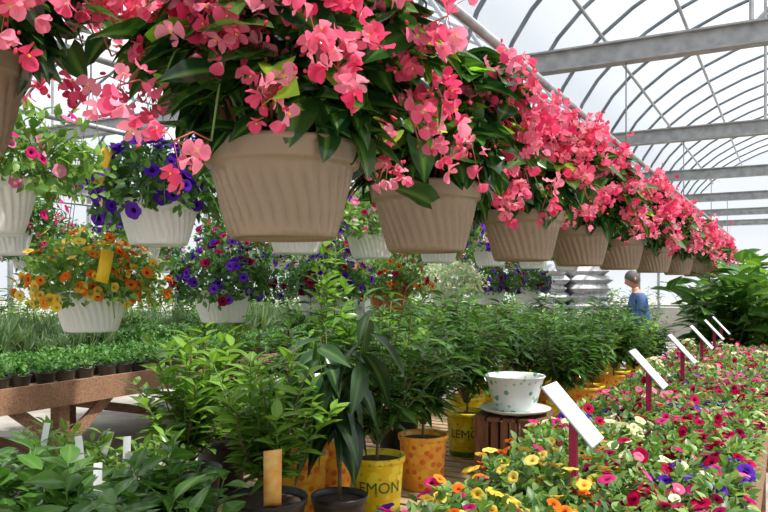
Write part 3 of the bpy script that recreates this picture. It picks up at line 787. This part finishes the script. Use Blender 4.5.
# ------------------------------------------------------------------ person
def person():
    J = {'pel': (0, 0.02, 0.95, .15, .11), 'wai': (0, 0.0, 1.08, .145, .105), 'che': (0, -0.05, 1.28, .17, .12), 'shd': (0, -0.08, 1.42, .11, .09), 'nek': (0, -0.10, 1.49, .058, .058), 'nk2': (0, -0.125, 1.56, .055, .055)}
    for s, n in ((-1, 'l'), (1, 'r')):
        J.update({n+'sh': (s*.19, -.08, 1.40, .062, .062), n+'el': (s*.24, -.13, 1.13, .046, .046), n+'wr': (s*.17, -.36, 1.07, .030, .034), n+'hd': (s*.16, -.42, 1.07, .022, .04),
                  n+'hip': (s*.095, .02, .88, .092, .092), n+'kn': (s*.10, 0, .49, .06, .06), n+'an': (s*.105, .03, .09, .043, .043), n+'to': (s*.12, -.12, .04, .04, .03)})
    E = [('pel', 'wai'), ('wai', 'che'), ('che', 'shd'), ('shd', 'nek'), ('nek', 'nk2')]
    for n in 'lr': E += [('shd', n+'sh'), (n+'sh', n+'el'), (n+'el', n+'wr'), (n+'wr', n+'hd'), ('pel', n+'hip'), (n+'hip', n+'kn'), (n+'kn', n+'an'), (n+'an', n+'to')]
    keys = list(J); me = bpy.data.meshes.new('p'); me.from_pydata([J[k][:3] for k in keys], [(keys.index(a), keys.index(c)) for a, c in E], [])
    ob = bpy.data.objects.new('p', me); scene.collection.objects.link(ob)
    md = ob.modifiers.new('s', 'SKIN'); md.use_smooth_shade = True
    sv = me.skin_vertices[0].data
    for i, k_ in enumerate(keys): sv[i].radius = J[k_][3:5]
    sv[0].use_root = True
    sb = ob.modifiers.new('u', 'SUBSURF'); sb.levels = 2
    ev = ob.evaluated_get(bpy.context.evaluated_depsgraph_get()); em = ev.to_mesh()
    V = np.array([v.co[:] for v in em.vertices]); Fs = [tuple(p.vertices) for p in em.polygons]
    ev.to_mesh_clear(); bpy.data.objects.remove(ob)
    b = B(); groups = {}
    for f in Fs:
        c = V[list(f)].mean(0)
        if c[2] > 1.475: m_ = 'skin'
        elif c[2] < 0.10: m_ = 'shoe'
        elif c[2] > 0.98: m_ = 'skin' if (c[1] < -0.33) else 'blue_shirt'
        else: m_ = 'dark_trousers'
        groups.setdefault(m_, []).append(f)
    for m_, ff in groups.items(): b.raw(V, ff, m_)
    for s in (-1, 1):
        for i in range(4):
            L = [.036, .042, .038, .03][i]; x = s*.16+(i-1.5)*.019
            b.tube([(x, -.43, 1.07), (x, -.43-L, 1.065), (x, -.43-L*1.7, 1.045), (x, -.43-L*1.9, 1.02)], [.0095, .009, .008, .006], 'skin', 8)
        b.tube([(s*.16-s*.03, -.40, 1.07), (s*.16-s*.055, -.43, 1.06), (s*.16-s*.055, -.46, 1.05)], [.011, .010, .007], 'skin', 8)
    R_ = rotx(0.35); c = np.array([0, -0.15, 1.655])
    v = []; n1, n2 = 28, 24
    for i in range(n1+1):
        th = math.pi*i/n1
        for j in range(n2):
            a = 2*math.pi*j/n2
            x = math.sin(th)*math.cos(a); y = math.sin(th)*math.sin(a); z = math.cos(th)
            jaw = 1-0.28*max(0, -z)**1.5
            px, py, pz = x*.077*jaw, y*.097*(1-0.12*max(0, -z)), z*.118
            if y < 0:
                g = lambda dx, dz, sx, sz: math.exp(-((px-dx)/sx)**2-((pz-dz)/sz)**2)
                py -= .022*g(0, -.022, .012, .02)+.010*g(0, -.002, .009, .022)+.006*g(0, .03, .05, .012)+.008*g(0, -.095, .025, .018)+.005*g(0, -.055, .022, .012)
                py += .009*g(.03, .004, .014, .010)+.009*g(-.03, .004, .014, .010)
            v.append(R_@np.array([px, py, pz])+c)
    f = [(i*n2+j, i*n2+(j+1) % n2, (i+1)*n2+(j+1) % n2, (i+1)*n2+j) for i in range(n1) for j in range(n2)]
    b.raw(v, f, 'skin')
    hv = []
    for i in range(15):
        th = math.pi*0.66*i/14
        for j in range(n2):
            a = 2*math.pi*j/n2
            fr = max(0, -math.sin(a))
            t2 = th*(1-0.42*fr)
            k_ = 1.08
            hv.append(R_@(np.array([math.sin(t2)*math.cos(a)*.077, math.sin(t2)*math.sin(a)*.097, math.cos(t2)*.118])*k_+[0, .003, .002])+c)
    b.raw(hv, [(i*n2+j, i*n2+(j+1) % n2, (i+1)*n2+(j+1) % n2, (i+1)*n2+j) for i in range(14) for j in range(n2)], 'grey_hair')
    eb = blob_tpl(8, 0.011, 0.022)
    for s in (-1, 1):
        p = R_@np.array([s*.03, -.088, .004])+c
        b.add(eb, (R_@rotx(0))[None], [p], [0.5], 'eye')
        p = R_@np.array([s*.078, .005, -.005])+c
        b.tube([p+[0, 0, -.028], p+[s*.012, .006, 0], p+[s*.006, .008, .03]], [.007, .014, .010], 'skin', 8)
    b.tube([R_@np.array([x_, -.094-.004*(1-abs(x_)/.024), -.058])+c for x_ in (-.024, -.01, 0, .01, .024)], [.002, .004, .0045, .004, .002], 'lips', 6)
    return b.mesh('person')
place(person(), 'person', (-1.67, 10.15, 0), rz=-1.1, sc=0.95)

# ------------------------------------------------------------------ greenhouse shell
Y0, Y1 = -3.0, 21.0
ZG, RISE = 3.1, 2.1
def arc(cx, hw=4.2, n=24):
    return [(cx-hw*math.cos(math.pi*i/n), ZG+RISE*math.sin(math.pi*i/n)) for i in range(n+1)]
for nm, cx in (('ceiling', 1.9), ('ceiling', -6.5)):
    A = arc(cx); v = []; n = len(A)
    for y in (Y0, Y1):
        for x, z in A: v.append((x, y, z+0.03))
    b = B(); b.raw(v, [(i, i+1, n+i+1, n+i) for i in range(n-1)], 'poly_film'); place(b.mesh('roof_film'), nm)
    b = B()
    for y in np.arange(Y0, Y1+0.01, 0.85):
        b.tube([(x, y, z) for x, z in A], 0.021, 'dark_steel', 6)
    for i in (4, 6, 8, 12, 16, 20):
        b.tube([(A[i][0], Y0, A[i][1]-0.03), (A[i][0], Y1, A[i][1]-0.03)], 0.02, 'galvanised_steel', 6)
    place(b.mesh('hoops'), 'trim_1')
b = B()
for x in (-10.7, -2.3, 6.1):
    b.box((x-0.09, Y0, ZG-0.06), (x+0.09, Y1, ZG-0.04), 'galvanised_steel')
    b.box((x-0.09, Y0, ZG-0.04), (x-0.075, Y1, ZG+0.08), 'galvanised_steel')
    b.box((x+0.075, Y0, ZG-0.04), (x+0.09, Y1, ZG+0.08), 'galvanised_steel')
place(b.mesh('gutter', False), 'trim_2')
b = B()
for y in (-1, 2, 5, 8, 11, 14, 17, 20):
    for (z0, z1, w) in ((2.94, 2.952, 0.05), (3.068, 3.08, 0.05), (2.952, 3.068, 0.012)):
        b.box((-10.7, y-w, z0), (6.1, y+w, z1), 'galvanised_steel')
    for cx in (1.9, -6.5):
        for dx in (-2.1, 0, 2.1):
            zt = ZG+RISE*math.sqrt(1-(dx/4.2)**2)
            b.tube([(cx+dx, y, 3.05), (cx+dx, y, zt)], 0.016, 'galvanised_steel', 6)
        b.tube([(cx-2.1, y, 3.05), (cx, y, ZG+RISE)], 0.014, 'galvanised_steel', 6)
        b.tube([(cx+2.1, y, 3.05), (cx, y, ZG+RISE)], 0.014, 'galvanised_steel', 6)
place(b.mesh('roof_beams', False), 'roof_beams')
b = B()
for y in (5, 11, 17):
    for x in (-10.6, -2.9, 6.0):
        b.box((x-0.04, y-0.04, 0), (x+0.04, y+0.04, 2.94), 'galvanised_steel')
place(b.mesh('roof_posts', False), 'roof_posts')
def wall(name, p, q, film_h=3.1, arcs=None):
    b = B(); p = np.array(p, float); q = np.array(q, float)
    v = [(*p, 0.9), (*q, 0.9), (*q, film_h), (*p, film_h)]
    b.raw(v, [(0, 1, 2, 3)], 'poly_film')
    b.beam((*p, 0.45), (*q, 0.45), 0.05, 0.9, 'concrete')
    n = int(np.linalg.norm(q-p)/1.5)
    for i in range(n+1):
        r = p+(q-p)*i/n; b.box((r[0]-0.03, r[1]-0.03, 0), (r[0]+0.03, r[1]+0.03, film_h), 'galvanised_steel')
    for z in (0.95, 2.0, 3.05): b.beam((*p, z), (*q, z), 0.05, 0.05, 'galvanised_steel')
    if arcs:
        for cx in arcs:
            A = arc(cx); b.raw([(x, p[1], z) for x, z in A], [tuple(range(len(A)))], 'poly_film')
    place(b.mesh(name, False), name)
wall('wall_left', (-10.75, Y0), (-10.75, Y1))
wall('wall_right', (6.15, Y0), (6.15, Y1))
wall('wall_back', (-10.75, Y1), (6.15, Y1), arcs=(1.9, -6.5))
b = B(); b.raw([(-10.8, Y0, 0), (6.2, Y0, 0), (6.2, Y1, 0), (-10.8, Y1, 0)], [(0, 1, 2, 3)], 'concrete'); place(b.mesh('floor'), 'floor')
b = B(); b.raw([(-80, -80, -0.03), (80, -80, -0.03), (80, 80, -0.03), (-80, 80, -0.03)], [(0, 1, 2, 3)], 'gravel'); place(b.mesh('ground'), 'ground')

# ------------------------------------------------------------------ light
w = bpy.data.worlds.new('sky'); scene.world = w; w.use_nodes = True
bg = w.node_tree.nodes['Background']; bg.inputs[0].default_value = (0.90, 0.95, 1.0, 1); bg.inputs[1].default_value = 0.97
sd = bpy.data.lights.new('sun', 'SUN'); sd.energy = 8.2; sd.angle = math.radians(3); sd.color = (1, 0.95, 0.87)
so = bpy.data.objects.new('sun', sd); scene.collection.objects.link(so)
so.rotation_euler = Vector((-0.60, -0.08, -1.0)).to_track_quat('-Z', 'Y').to_euler()
so.location = (6, 4, 12)

cam = bpy.data.cameras.new('camera'); cam.lens = 35; cam.sensor_width = 36
cam.shift_y = 29/768
co = bpy.data.objects.new('camera', cam); scene.collection.objects.link(co)
co.location = (0, 0, 1.5); co.rotation_euler = (math.radians(90), 0, math.radians(28.5))
cam.clip_start = 0.05; cam.clip_end = 300
scene.camera = co
